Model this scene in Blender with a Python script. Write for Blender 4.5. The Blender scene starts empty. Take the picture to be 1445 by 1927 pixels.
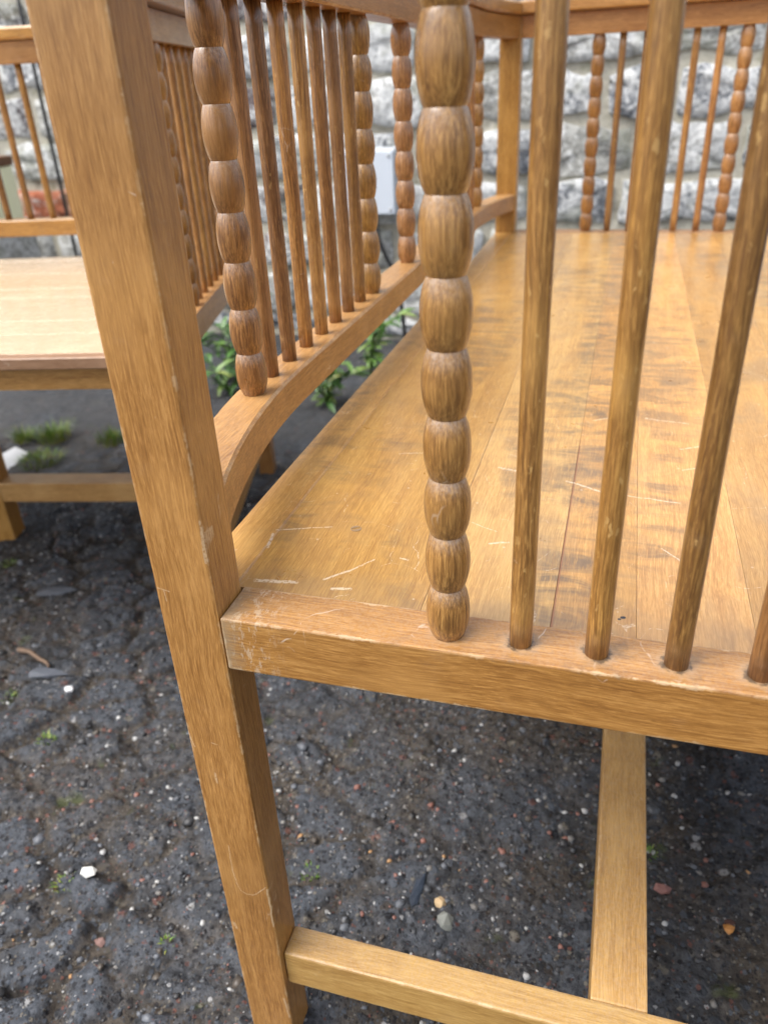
import bpy, bmesh, math, random
import numpy as np
from mathutils import Vector, Matrix, Euler

R = math.radians
scene = bpy.context.scene
col = scene.collection
SEAT = 0.51                      # seat level above the ground (z = 0)

# ------------------------------------------------------------------ camera
cam_d = bpy.data.cameras.new('camera')
cam = bpy.data.objects.new('camera', cam_d)
col.objects.link(cam)
cam.location = (0.23216251, -0.36742628, 0.30478689 + SEAT)
def rotvec(r):
    a = np.linalg.norm(r); k = r / a
    K = np.array([[0, -k[2], k[1]], [k[2], 0, -k[0]], [-k[1], k[0], 0]])
    return np.eye(3) + math.sin(a) * K + (1 - math.cos(a)) * K @ K
_R = rotvec(np.array([-0.50677654, -0.02677593, 0.28309403]))
_M = Matrix(((_R[0, 0], _R[0, 2], -_R[0, 1]), (_R[1, 0], _R[1, 2], -_R[1, 1]), (_R[2, 0], _R[2, 2], -_R[2, 1])))
cam.rotation_euler = _M.to_euler()
cam_d.sensor_fit = 'VERTICAL'
cam_d.sensor_height = 36.0
cam_d.sensor_width = 27.0
cam_d.lens = 1470.526 / 1927 * 36.0
cam_d.clip_start = 0.02
cam_d.clip_end = 500
cam_d.dof.use_dof = True
cam_d.dof.focus_distance = 0.55
cam_d.dof.aperture_fstop = 7.2
scene.camera = cam

# ------------------------------------------------------------------ sky and sun
SUN_EL, SUN_AZ = R(61), R(-118)   # azimuth from +Y towards +X: the light comes from the left
world = bpy.data.worlds.new('World')
scene.world = world
world.use_nodes = True
wn, wl = world.node_tree.nodes, world.node_tree.links
for n in list(wn): wn.remove(n)
w_out = wn.new('ShaderNodeOutputWorld')
w_bg = wn.new('ShaderNodeBackground')
w_sky = wn.new('ShaderNodeTexSky')
w_sky.sky_type = 'NISHITA'
w_sky.sun_disc = False
w_sky.sun_elevation = SUN_EL
w_sky.sun_rotation = SUN_AZ
w_sky.air_density = 1.0
w_sky.dust_density = 4.0
w_sky.ozone_density = 1.0
w_hs = wn.new('ShaderNodeHueSaturation')      # an overcast sky is nearly grey
w_hs.inputs['Saturation'].default_value = 0.42
wl.new(w_sky.outputs[0], w_hs.inputs['Color'])
wl.new(w_hs.outputs[0], w_bg.inputs['Color'])
w_bg.inputs['Strength'].default_value = 0.15
wl.new(w_bg.outputs[0], w_out.inputs['Surface'])

sun_d = bpy.data.lights.new('sun', 'SUN')
sun_d.energy = 1.35
sun_d.angle = R(50)
sun_d.color = (1.0, 0.965, 0.91)
sun = bpy.data.objects.new('sun', sun_d)
col.objects.link(sun)
_sd = Vector((math.sin(SUN_AZ) * math.cos(SUN_EL), math.cos(SUN_AZ) * math.cos(SUN_EL), math.sin(SUN_EL)))
sun.rotation_euler = _sd.to_track_quat('Z', 'Y').to_euler()
sun.location = (0, 0, 8)

vs = scene.view_settings
vs.view_transform = 'Standard'
vs.look = 'None'
vs.exposure = 1.14
vs.gamma = 1.0
vs.use_curve_mapping = False
scene.render.engine = 'CYCLES'
scene.cycles.use_denoising = True
scene.cycles.use_adaptive_sampling = True
scene.cycles.adaptive_threshold = 0.025
scene.cycles.max_bounces = 5
scene.cycles.sample_clamp_indirect = 8

# ------------------------------------------------------------------ helpers: objects
def tag(o, label=None, cat=None, group=None, kind=None):
    if label: o['label'] = label
    if cat: o['category'] = cat
    if group: o['group'] = group
    if kind: o['kind'] = kind
    return o

def empty(name, loc, rz=0.0):
    o = bpy.data.objects.new(name, None)
    o.location = loc
    o.rotation_euler = (0, 0, rz)
    o.empty_display_size = 0.1
    col.objects.link(o)
    return o

def link(name, me, mat, parent=None, loc=None):
    if mat is not None and len(me.materials) == 0:
        me.materials.append(mat)
    o = bpy.data.objects.new(name, me)
    col.objects.link(o)
    if parent is not None: o.parent = parent
    if loc is not None: o.location = loc
    return o

def mesh(name, verts, faces, smooth=False):
    me = bpy.data.meshes.new(name)
    me.from_pydata([tuple(v) for v in verts], [], [tuple(f) for f in faces])
    me.validate()
    me.update()
    if smooth:
        me.polygons.foreach_set('use_smooth', [True] * len(me.polygons))
    return me

def box_mesh(name, x0, x1, y0, y1, z0, z1, bev=0.0018, seg=2, cuts=None):
    bm = bmesh.new()
    vs_ = [bm.verts.new((x, y, z)) for x in (x0, x1) for y in (y0, y1) for z in (z0, z1)]
    for f in ((0, 1, 3, 2), (4, 6, 7, 5), (0, 4, 5, 1), (2, 3, 7, 6), (0, 2, 6, 4), (1, 5, 7, 3)):
        bm.faces.new([vs_[i] for i in f])
    bmesh.ops.recalc_face_normals(bm, faces=bm.faces)
    if bev > 0:
        bmesh.ops.bevel(bm, geom=list(bm.edges), offset=bev, segments=seg, profile=0.6, affect='EDGES', clamp_overlap=True)
    me = bpy.data.meshes.new(name)
    bm.to_mesh(me); bm.free()
    return me

def lathe_mesh(name, prof, seg=20, wob=0.0, seed=0, breaks=()):
    """breaks = ring numbers that start a new, crisply separated turning"""
    rnd = random.Random(seed)
    vs_, fs = [], []
    n = len(prof)
    k = 1.0
    for i, (r, z) in enumerate(prof):
        if i == 0 or i in breaks or not breaks: k = 1 + wob * rnd.uniform(-1, 1)
        for j in range(seg):
            a = 2 * math.pi * j / seg
            vs_.append((r * k * math.cos(a), r * k * math.sin(a), z))
    for i in range(n - 1):
        if i + 1 in breaks: continue
        for j in range(seg):
            m = (j + 1) % seg
            fs.append((i * seg + j, i * seg + m, (i + 1) * seg + m, (i + 1) * seg + j))
    fs.append(tuple(range(seg - 1, -1, -1)))
    fs.append(tuple((n - 1) * seg + j for j in range(seg)))
    return mesh(name, vs_, fs, smooth=True)

# ------------------------------------------------------------------ helpers: node materials
class NT:
    def __init__(self, name):
        self.m = bpy.data.materials.new(name)
        self.m.use_nodes = True
        self.t = self.m.node_tree
        self.n, self.l = self.t.nodes, self.t.links
        for x in list(self.n): self.n.remove(x)
        self.out = self.n.new('ShaderNodeOutputMaterial')
        self.b = self.n.new('ShaderNodeBsdfPrincipled')
        self.l.new(self.b.outputs[0], self.out.inputs[0])
    def put(self, sock, v):
        if isinstance(v, bpy.types.NodeSocket): self.l.new(v, sock)
        elif v is not None:
            if hasattr(sock.default_value, '__len__') and not hasattr(v, '__len__'):
                sock.default_value = [v] * len(sock.default_value)
            elif hasattr(sock.default_value, '__len__') and len(sock.default_value) == 4 and len(v) == 3:
                sock.default_value = (*v, 1)
            else: sock.default_value = v
    def math(self, op, a, b=None, c=None, clamp=False):
        x = self.n.new('ShaderNodeMath'); x.operation = op; x.use_clamp = clamp
        self.put(x.inputs[0], a); self.put(x.inputs[1], b)
        if c is not None: self.put(x.inputs[2], c)
        return x.outputs[0]
    def vec(self, op, a, b=None, s=None):
        x = self.n.new('ShaderNodeVectorMath'); x.operation = op
        self.put(x.inputs[0], a)
        if b is not None: self.put(x.inputs[1], b)
        if s is not None: self.put(x.inputs['Scale'], s)
        return x.outputs['Value'] if op in ('LENGTH', 'DOT_PRODUCT', 'DISTANCE') else x.outputs[0]
    def coord(self, which='Object'):
        return self.n.new('ShaderNodeTexCoord').outputs[which]
    def sep(self, v):
        x = self.n.new('ShaderNodeSeparateXYZ'); self.put(x.inputs[0], v); return x.outputs
    def comb(self, x_, y_, z_):
        x = self.n.new('ShaderNodeCombineXYZ')
        self.put(x.inputs[0], x_); self.put(x.inputs[1], y_); self.put(x.inputs[2], z_)
        return x.outputs[0]
    def noise(self, v, scale, detail=3.0, rough=0.55, dist=0.0):
        x = self.n.new('ShaderNodeTexNoise')
        self.put(x.inputs['Vector'], v); x.inputs['Scale'].default_value = scale
        x.inputs['Detail'].default_value = detail; x.inputs['Roughness'].default_value = rough
        x.inputs['Distortion'].default_value = dist
        return x.outputs['Fac']
    def noisec(self, v, scale, detail=2.0):
        x = self.n.new('ShaderNodeTexNoise')
        self.put(x.inputs['Vector'], v); x.inputs['Scale'].default_value = scale
        x.inputs['Detail'].default_value = detail
        return x.outputs['Color']
    def voro(self, v, scale, feature='F1', out='Distance', rnd=1.0):
        x = self.n.new('ShaderNodeTexVoronoi'); x.feature = feature
        self.put(x.inputs['Vector'], v); x.inputs['Scale'].default_value = scale
        x.inputs['Randomness'].default_value = rnd
        return x.outputs[out]
    def ramp(self, f, stops, interp='LINEAR'):
        x = self.n.new('ShaderNodeValToRGB'); self.put(x.inputs[0], f)
        r = x.color_ramp; r.interpolation = interp
        while len(r.elements) > 1: r.elements.remove(r.elements[-1])
        for i, (p, c) in enumerate(stops):
            e = r.elements[0] if i == 0 else r.elements.new(p)
            e.position = p
            e.color = (*c, 1) if hasattr(c, '__len__') else (c, c, c, 1)
        return x.outputs[0]
    def step(self, f, a, b):
        x = self.n.new('ShaderNodeMapRange'); x.interpolation_type = 'SMOOTHSTEP'
        self.put(x.inputs[0], f); self.put(x.inputs[1], a); self.put(x.inputs[2], b)
        return x.outputs[0]
    def mix(self, f, a, b, mode='MIX'):
        x = self.n.new('ShaderNodeMix'); x.data_type = 'RGBA'; x.blend_type = mode
        self.put(x.inputs[0], f); self.put(x.inputs[6], a); self.put(x.inputs[7], b)
        return x.outputs[2]
    def bump(self, h, strength=0.3, dist=0.001, normal=None):
        x = self.n.new('ShaderNodeBump'); self.put(x.inputs['Height'], h)
        x.inputs['Strength'].default_value = strength; x.inputs['Distance'].default_value = dist
        if normal is not None: self.l.new(normal, x.inputs['Normal'])
        return x.outputs[0]
    def rand(self):
        return self.n.new('ShaderNodeObjectInfo').outputs['Random']
    def set(self, **kw):
        names = dict(color='Base Color', rough='Roughness', normal='Normal', spec='Specular IOR Level', coat='Coat Weight', coatr='Coat Roughness', metal='Metallic', trans='Transmission Weight', sss='Subsurface Weight')
        for k, v in kw.items(): self.put(self.b.inputs[names[k]], v)
        return self.m

def segments(t, flat, segs):
    acc = None
    for (a, b, w) in segs:
        ab = (b[0] - a[0], b[1] - a[1], 0.0)
        L2 = ab[0] ** 2 + ab[1] ** 2
        pa = t.vec('SUBTRACT', flat, (a[0], a[1], 0.0))
        h = t.math('DIVIDE', t.vec('DOT_PRODUCT', pa, ab), L2, clamp=True)
        d = t.vec('LENGTH', t.vec('SUBTRACT', pa, t.vec('SCALE', ab, s=h)))
        k = t.math('SUBTRACT', 1.0, t.step(d, w * 0.5, w * 1.15))
        acc = k if acc is None else t.math('MAXIMUM', acc, k)
    return acc

def wood(name, axis, light, mid, dark, specks=False, wear=1.0, scuff=1.0, rough=0.40, extra=None, coat=0.18, vary=0.16, dust_sheen=0.0, rings=0.0, hue=1.0):
    """Stained beech. axis = grain direction in the object's own coordinates."""
    t = NT(name)
    p0 = t.coord('Object')
    rnd = t.rand()
    off = t.comb(t.math('MULTIPLY', rnd, 7.3), t.math('MULTIPLY', rnd, 3.1), t.math('MULTIPLY', rnd, 5.7))
    p = t.vec('ADD', p0, off)
    warp = t.vec('SCALE', t.vec('SUBTRACT', t.noisec(p, 9.0), (0.5, 0.5, 0.5)), s=0.010)
    pw = t.vec('ADD', p, warp)
    def stretch(k):
        s = [1, 1, 1]; s['xyz'.index(axis)] = k
        return t.vec('MULTIPLY', pw, tuple(s))
    bands = t.noise(stretch(0.05), 70, 2, 0.6, 0.3)          # broad figure
    fibre = t.noise(stretch(0.028), 680, 3, 0.72)             # fine fibres
    pores = t.noise(stretch(0.075), 1150, 2, 0.62)              # short flecks
    patch = t.noise(p, 5.5, 3, 0.6)                          # old stain, patchy
    f = t.math('ADD', t.math('MULTIPLY', bands, 0.34), t.math('MULTIPLY', fibre, 0.66))
    if rings:        # growth rings: flat layers that a turned bead cuts into ovals
        a1, a2, a3 = t.sep(pw)
        wv_ = t.math('SINE', t.math('ADD', t.math('MULTIPLY', t.math('ADD', a1, t.math('MULTIPLY', a2, 0.35)), 1500.0), t.math('MULTIPLY', bands, 9.0)))
        f = t.math('ADD', f, t.math('MULTIPLY', wv_, rings))
    c = t.ramp(f, [(0.32, dark), (0.50, mid), (0.70, light)])
    c = t.mix(t.math('MULTIPLY', t.step(pores, 0.54, 0.66), 0.42), c, dark)
    c = t.mix(t.math('MULTIPLY', t.step(pores, 0.46, 0.34), 0.32), c, tuple(min(1, 1.30 * a) for a in light))
    c = t.mix(t.math('MULTIPLY', t.step(patch, 0.50, 0.74), 0.38), c, tuple(0.55 * a for a in mid))
    c = t.mix(t.math('MULTIPLY', t.step(t.noise(p, 11.0, 2, 0.6), 0.50, 0.70), 0.30), c, tuple(min(1, 1.25 * a) for a in light))
    # per-piece tone
    tone = t.math('ADD', t.math('MULTIPLY', t.math('SUBTRACT', rnd, 0.5), 2 * vary), 1.0)
    g2 = t.math('FRACT', t.math('MULTIPLY', rnd, 17.0)); g3 = t.math('FRACT', t.math('MULTIPLY', rnd, 41.0))
    c = t.mix(1.0, c, t.comb(tone, t.math('MULTIPLY', tone, t.math('ADD', 0.975 - 0.045 * hue, t.math('MULTIPLY', g2, 0.10 * hue))), t.math('MULTIPLY', tone, t.math('ADD', 1.0 - 0.10 * hue, t.math('MULTIPLY', g3, 0.32 * hue)))), 'MULTIPLY')
    grey = t.step(t.noise(p, 34, 4, 0.7), 0.56, 0.78)        # handled, greyed film
    c = t.mix(t.math('MULTIPLY', grey, 0.09), c, (0.34, 0.27, 0.20))
    if specks:
        # bare pale spots where the varnish is gone, long along the grain
        sw = t.vec('ADD', stretch(0.30), t.vec('SCALE', t.vec('SUBTRACT', t.noisec(p, 240), (0.5, 0.5, 0.5)), s=0.0042))
        v = t.n.new('ShaderNodeTexVoronoi'); t.put(v.inputs['Vector'], sw); v.inputs['Scale'].default_value = 250
        big = t.sep(v.outputs['Color'])[0]
        gate = t.math('MULTIPLY', t.step(t.noise(stretch(0.25), 42, 2, 0.5), 0.46, 0.58), t.step(big, 0.35, 0.5))
        rad_ = t.math('MULTIPLY', big, 0.36)
        sp = t.math('MULTIPLY', t.math('SUBTRACT', 1.0, t.step(v.outputs['Distance'], t.math('MULTIPLY', rad_, 0.5), rad_)), gate)
        c = t.mix(t.math('MULTIPLY', sp, t.math('ADD', 0.25, t.math('MULTIPLY', g2, 0.45))), c, (0.60, 0.37, 0.13))
    hgt = t.math('ADD', t.math('MULTIPLY', fibre, 0.5), t.math('MULTIPLY', pores, 0.5))
    if wear > 0:
        # rubbed arrises: distance to the nearest edge of the piece, from its own size
        dm = t.n.new('ShaderNodeAttribute'); dm.attribute_type = 'OBJECT'; dm.attribute_name = 'dims'
        gen = t.coord('Generated')
        hlf = t.vec('SUBTRACT', (0.5, 0.5, 0.5), t.vec('ABSOLUTE', t.vec('SUBTRACT', gen, (0.5, 0.5, 0.5))))
        ax, ay, az = t.sep(t.vec('MULTIPLY', hlf, dm.outputs['Vector']))
        d = t.math('MAXIMUM', t.math('MINIMUM', ax, ay), t.math('MINIMUM', t.math('MAXIMUM', ax, ay), az))
        en = t.noise(p, 95, 4, 0.7)
        ch = t.n.new('ShaderNodeAttribute'); ch.attribute_name = 'chamfer'
        e = t.math('SUBTRACT', 1.0, t.step(t.math('ADD', d, t.math('MULTIPLY', t.math('SUBTRACT', 0.55, en), 0.010)), 0.0008, 0.0022))
        e = t.math('MAXIMUM', e, t.math('MULTIPLY', ch.outputs['Fac'], t.step(en, 0.40, 0.62)))
        e = t.math('MULTIPLY', e, t.math('MULTIPLY', t.step(t.noise(p, 21, 3, 0.6), 0.36, 0.62), 0.50 * wear))
        c = t.mix(e, c, (0.66, 0.47, 0.27))
    if scuff > 0:
        wv = t.vec('ADD', p, t.vec('SCALE', t.noisec(p, 40), s=0.020))
        ln = t.math('SUBTRACT', 1.0, t.step(t.voro(wv, 26, 'DISTANCE_TO_EDGE'), 0.004, 0.016))
        g = t.step(t.noise(p, 17, 3, 0.6), 0.60, 0.70)
        brk = t.step(t.noise(p, 160, 2, 0.5), 0.42, 0.60)
        ln = t.math('MULTIPLY', t.math('MULTIPLY', ln, g), brk)
        chips = t.math('MULTIPLY', t.step(t.noise(p, 120, 4, 0.75), 0.70, 0.76), t.step(t.noise(p, 13, 2, 0.5), 0.50, 0.62))
        c = t.mix(t.math('MULTIPLY', t.math('MAXIMUM', ln, chips), 0.62 * scuff), c, (0.70, 0.60, 0.48))
    if dust_sheen:  # upward faces paler: settled dust, plus sky sheen painted into the colour
        geo = t.n.new('ShaderNodeNewGeometry')
        up = t.step(t.sep(geo.outputs['Normal'])[2], 0.12, 0.42)
        c = t.mix(t.math('MULTIPLY', up, t.math('MULTIPLY', t.step(t.noise(p, 420, 3, 0.75), 0.25, 0.75), dust_sheen)), c, (0.50, 0.41, 0.33))
    if extra: c = extra(t, c, p0, p)
    r = t.math('ADD', t.math('MULTIPLY', t.noise(p, 30, 4, 0.65), 0.30), rough - 0.15)
    t.set(color=c, rough=r, spec=0.45, coat=coat, coatr=0.24, normal=t.bump(hgt, 0.35, 0.0006))
    return t.m

HONEY = dict(light=(0.52, 0.285, 0.080), mid=(0.365, 0.176, 0.038), dark=(0.190, 0.078, 0.014))
TURN = dict(light=(0.52, 0.280, 0.078), mid=(0.265, 0.123, 0.029), dark=(0.110, 0.045, 0.010))

# rail that carries the spindles: dust and grime round every foot
XB, S, YS = 0.1501, 0.045, 0.0180
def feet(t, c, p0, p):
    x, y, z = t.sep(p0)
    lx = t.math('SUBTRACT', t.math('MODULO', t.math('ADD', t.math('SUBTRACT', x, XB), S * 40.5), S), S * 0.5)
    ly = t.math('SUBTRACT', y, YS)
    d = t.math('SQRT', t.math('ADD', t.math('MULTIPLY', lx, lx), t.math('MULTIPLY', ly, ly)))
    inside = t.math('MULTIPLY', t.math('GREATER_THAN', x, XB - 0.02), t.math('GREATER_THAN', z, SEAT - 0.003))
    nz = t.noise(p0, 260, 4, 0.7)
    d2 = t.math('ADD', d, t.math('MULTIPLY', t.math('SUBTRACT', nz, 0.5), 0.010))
    dust_sheen = t.math('MULTIPLY', t.math('SUBTRACT', 1.0, t.step(d2, 0.006, 0.0165)), inside)
    c = t.mix(t.math('MULTIPLY', dust_sheen, 0.45), c, (0.46, 0.36, 0.25))
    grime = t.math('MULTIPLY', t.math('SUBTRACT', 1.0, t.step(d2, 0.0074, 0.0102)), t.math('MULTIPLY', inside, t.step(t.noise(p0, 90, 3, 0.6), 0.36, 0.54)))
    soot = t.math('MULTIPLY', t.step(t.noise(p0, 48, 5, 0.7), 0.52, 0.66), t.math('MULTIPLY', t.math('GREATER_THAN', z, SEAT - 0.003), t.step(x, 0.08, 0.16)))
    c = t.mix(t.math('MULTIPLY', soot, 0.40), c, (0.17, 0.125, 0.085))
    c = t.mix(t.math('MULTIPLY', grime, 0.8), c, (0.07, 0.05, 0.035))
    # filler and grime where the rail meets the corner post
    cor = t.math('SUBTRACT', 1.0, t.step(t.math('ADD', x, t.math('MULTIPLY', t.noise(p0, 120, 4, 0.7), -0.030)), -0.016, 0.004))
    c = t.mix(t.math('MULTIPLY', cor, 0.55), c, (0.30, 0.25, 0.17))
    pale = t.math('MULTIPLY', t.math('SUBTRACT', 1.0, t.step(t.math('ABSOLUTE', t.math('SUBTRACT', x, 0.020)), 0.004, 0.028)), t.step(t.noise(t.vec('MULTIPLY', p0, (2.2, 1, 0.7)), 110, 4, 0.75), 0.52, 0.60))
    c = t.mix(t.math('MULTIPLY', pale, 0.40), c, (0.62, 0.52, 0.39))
    return c

# the seat: mottled old water marks and scratches that can be pointed at
SCR = [((0.0516, 0.0595), (0.0660, 0.0735), 0.0013), ((0.0660, 0.0735), (0.0798, 0.0926), 0.0008), ((-0.0086, 0.1179), (0.0335, 0.1308), 0.0007),
       ((-0.009, 0.112), (-0.0045, 0.092), 0.0014), ((0.1457, 0.2617), (0.1604, 0.2578), 0.0016), ((0.0493, 0.2740), (0.0733, 0.2807), 0.0006),
       ((0.205, 0.247), (0.2342, 0.2310), 0.0012), ((0.2342, 0.2310), (0.2960, 0.2231), 0.0008), ((0.1573, 0.1317), (0.1706, 0.1360), 0.0013),
       ((0.005, 0.048), (0.034, 0.052), 0.0022), ((0.062, 0.050), (0.074, 0.052), 0.0016), ((0.098, 0.098), (0.104, 0.097), 0.0010),
       ((0.30, 0.33), (0.33, 0.345), 0.0010), ((0.27, 0.40), (0.31, 0.392), 0.0010), ((0.22, 0.385), (0.245, 0.40), 0.0008),
       ((0.118, 0.205), (0.132, 0.178), 0.0006), ((0.128, 0.165), (0.160, 0.150), 0.0005), ((0.28, 0.15), (0.298, 0.128), 0.0007), ((0.30, 0.285), (0.325, 0.30), 0.0007)]
def seat_marks(t, c, p0, p):
    x, y, z = t.sep(p0)
    # dark water mottling, wavy across the grain, in two long bands
    q = t.vec('MULTIPLY', p0, (0.42, 1.0, 1.0))
    mot = t.math('MULTIPLY', t.step(t.noise(q, 40, 3, 0.6, 1.0), 0.36, 0.70), t.step(t.noise(t.vec('MULTIPLY', p0, (1, 0.15, 1)), 420, 2, 0.6), 0.12, 0.55))
    area = t.step(t.noise(t.vec('MULTIPLY', p0, (1.6, 0.34, 1)), 7.5, 3, 0.6), 0.46, 0.60)
    b1 = t.math('SUBTRACT', 1.0, t.step(t.math('ABSOLUTE', t.math('SUBTRACT', x, 0.222)), 0.018, 0.042))
    m = t.math('MULTIPLY', mot, t.math('MAXIMUM', t.math('MULTIPLY', area, 0.80), b1))
    c = t.mix(t.math('MULTIPLY', m, 0.78), c, (0.115, 0.084, 0.056))
    film = t.math('MULTIPLY', t.step(t.noise(t.vec('MULTIPLY', p0, (1.3, 0.5, 1)), 13, 4, 0.6), 0.46, 0.66), t.step(x, 0.10, 0.26))
    c = t.mix(t.math('MULTIPLY', film, 0.40), c, (0.27, 0.185, 0.105))
    smear = t.step(t.noise(p0, 9.0, 4, 0.65), 0.50, 0.70)
    c = t.mix(t.math('MULTIPLY', smear, 0.26), c, (0.30, 0.175, 0.075))
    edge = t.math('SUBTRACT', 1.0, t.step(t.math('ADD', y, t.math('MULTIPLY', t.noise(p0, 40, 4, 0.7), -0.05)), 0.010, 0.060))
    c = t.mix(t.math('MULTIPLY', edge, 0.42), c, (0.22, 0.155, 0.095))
    # a line of red glue in one joint, two spots of ink
    red = t.math('MULTIPLY', t.math('SUBTRACT', 1.0, t.step(t.math('ABSOLUTE', t.math('SUBTRACT', x, 0.2116)), 0.0003, 0.0012)), t.math('LESS_THAN', y, 0.32))
    c = t.mix(t.math('MULTIPLY', red, 0.7), c, (0.25, 0.085, 0.03))
    ink = segments(t, t.comb(x, y, 0.0), [((0.2543, 0.0583), (0.2553, 0.0586), 0.0016), ((0.2524, 0.0562), (0.2528, 0.0563), 0.0011)])
    c = t.mix(ink, c, (0.012, 0.012, 0.015))
    # pale scratches
    flat = t.comb(x, y, 0.0)
    flat = t.vec('ADD', flat, t.vec('SCALE', t.vec('SUBTRACT', t.noisec(p0, 60), (0.5, 0.5, 0.5)), s=0.004))
    flat = t.vec('MULTIPLY', flat, (1, 1, 0))
    acc = segments(t, flat, SCR)
    acc = t.math('MULTIPLY', acc, t.step(t.noise(p0, 420, 3, 0.7), 0.36, 0.52))
    # finer, many
    wv = t.vec('ADD', flat, t.vec('SCALE', t.noisec(p0, 22), s=0.035))
    for sc_, th, gs in ((17, 0.0065, 21.0), (31, 0.012, 33.0)):
        ln = t.math('SUBTRACT', 1.0, t.step(t.voro(wv, sc_, 'DISTANCE_TO_EDGE'), th * 0.35, th))
        g = t.step(t.noise(p0, gs, 2, 0.5), 0.56, 0.64)
        acc = t.math('MAXIMUM', acc, t.math('MULTIPLY', t.math('MULTIPLY', ln, g), t.math('MULTIPLY', t.step(t.noise(p0, 300, 3, 0.7), 0.44, 0.6), 0.65)))
    dots = t.math('MULTIPLY', t.math('SUBTRACT', 1.0, t.step(t.voro(p0, 70, 'F1'), 0.05, 0.10)), t.step(t.noise(p0, 26, 2, 0.5), 0.55, 0.62))
    acc = t.math('MAXIMUM', acc, t.math('MULTIPLY', dots, 0.6))
    c = t.mix(t.math('MULTIPLY', acc, 0.62), c, (0.86, 0.74, 0.56))
    return c

W = {a: wood('stained_beech_' + a, a, **HONEY, dust_sheen=0.20, coat=0.28) for a in 'xyz'}
PSCR = [((-0.0288, 0.278), (-0.0300, 0.2500), 0.0004), ((-0.0300, 0.2500), (-0.0288, 0.2310), 0.0005), ((-0.0288, 0.2310), (-0.0258, 0.2215), 0.0005), ((-0.0258, 0.2215), (-0.0210, 0.2180), 0.0005), ((-0.0210, 0.2180), (-0.0150, 0.2190), 0.0005), ((-0.0150, 0.2190), (-0.0085, 0.2245), 0.0005), ((-0.0085, 0.2245), (-0.0020, 0.2330), 0.0006),
        ((-0.0012, 0.2300), (-0.0010, 0.1804), 0.0008), ((-0.0014, 0.583), (-0.0012, 0.566), 0.0009), ((-0.0006, 0.574), (-0.0018, 0.553), 0.0013), ((-0.0420, 0.5281), (-0.0335, 0.5269), 0.0006), ((-0.0375, 0.5265), (-0.0365, 0.518), 0.0004),
        ((-0.0277, 0.3599), (-0.0270, 0.3500), 0.0009), ((-0.0400, 0.172), (-0.0385, 0.166), 0.0018), ((-0.0036, 0.0715), (-0.0015, 0.0417), 0.0012), ((-0.025, 0.392), (-0.021, 0.391), 0.0005), ((-0.0425, 0.395), (-0.0395, 0.385), 0.0008)]
def post_marks(t, c, p0, p):
    x, y, z = t.sep(p0)
    wv = t.vec('ADD', p0, t.vec('SCALE', t.vec('SUBTRACT', t.noisec(p0, 70), (0.5, 0.5, 0.5)), s=0.0035))
    x2, y2, z2 = t.sep(wv)
    m = t.math('MULTIPLY', segments(t, t.comb(x2, z2, 0.0), PSCR), t.math('LESS_THAN', y, 0.012))
    m = t.math('MULTIPLY', m, t.step(t.noise(p0, 500, 3, 0.7), 0.34, 0.52))
    return t.mix(t.math('MULTIPLY', m, 0.42), c, (0.74, 0.58, 0.38))
W_POST = wood('stained_beech_scratched_post', 'z', **HONEY, dust_sheen=0.20, coat=0.28, extra=post_marks)
W_PALE = {a: wood('paler_beech_' + a, a, light=(0.66, 0.41, 0.155), mid=(0.51, 0.285, 0.085), dark=(0.32, 0.155, 0.038), dust_sheen=0.30, coat=0.2) for a in 'xy'}
W_END = wood('stained_beech_dusty_rail', 'x', **HONEY, extra=feet, dust_sheen=0.24, coat=0.28, wear=1.5)
W_TURN = wood('turned_beech', 'z', **TURN, specks=False, wear=0.0, scuff=0.7, rough=0.32, vary=0.22, dust_sheen=0.50, coat=0.6, rings=0.028)
W_SPIN = wood('turned_beech_speckled', 'z', **TURN, specks=True, wear=0.0, scuff=0.6, rough=0.34, vary=0.24, coat=0.45, rings=0.022)
SEATC = dict(light=(0.73, 0.440, 0.135), mid=(0.60, 0.325, 0.082), dark=(0.42, 0.200, 0.044))
W_SEAT = wood('worn_seat_beech', 'y', **SEATC, wear=0.5, scuff=0.5, rough=0.33, extra=seat_marks, coat=0.75, vary=0.20)
W_NOSE = wood('worn_seat_edge', 'y', light=(0.46, 0.30, 0.17), mid=(0.34, 0.20, 0.10), dark=(0.22, 0.12, 0.055), wear=0.4, scuff=1.0, rough=0.4)
W_SEAT_SHEEN = wood('worn_seat_beech_sky_sheen', 'y', light=(0.72, 0.575, 0.375), mid=(0.65, 0.495, 0.305), dark=(0.54, 0.39, 0.22), wear=0.3, scuff=0.6, rough=0.26, coat=1.0, vary=0.0, hue=0.0)  # left bench seat: sky sheen painted in as a paler base colour

def plain(name, color, rough=0.6, spec=0.4, var=0.15, scale=60, metal=0.0, bump=0.15):
    t = NT(name)
    p = t.coord('Object')
    n = t.noise(p, scale, 4, 0.6)
    c = t.mix(n, tuple(a * (1 - var) for a in color), tuple(min(1, a * (1 + var)) for a in color))
    return t.set(color=c, rough=rough, spec=spec, metal=metal, normal=t.bump(n, bump, 0.001))

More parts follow.
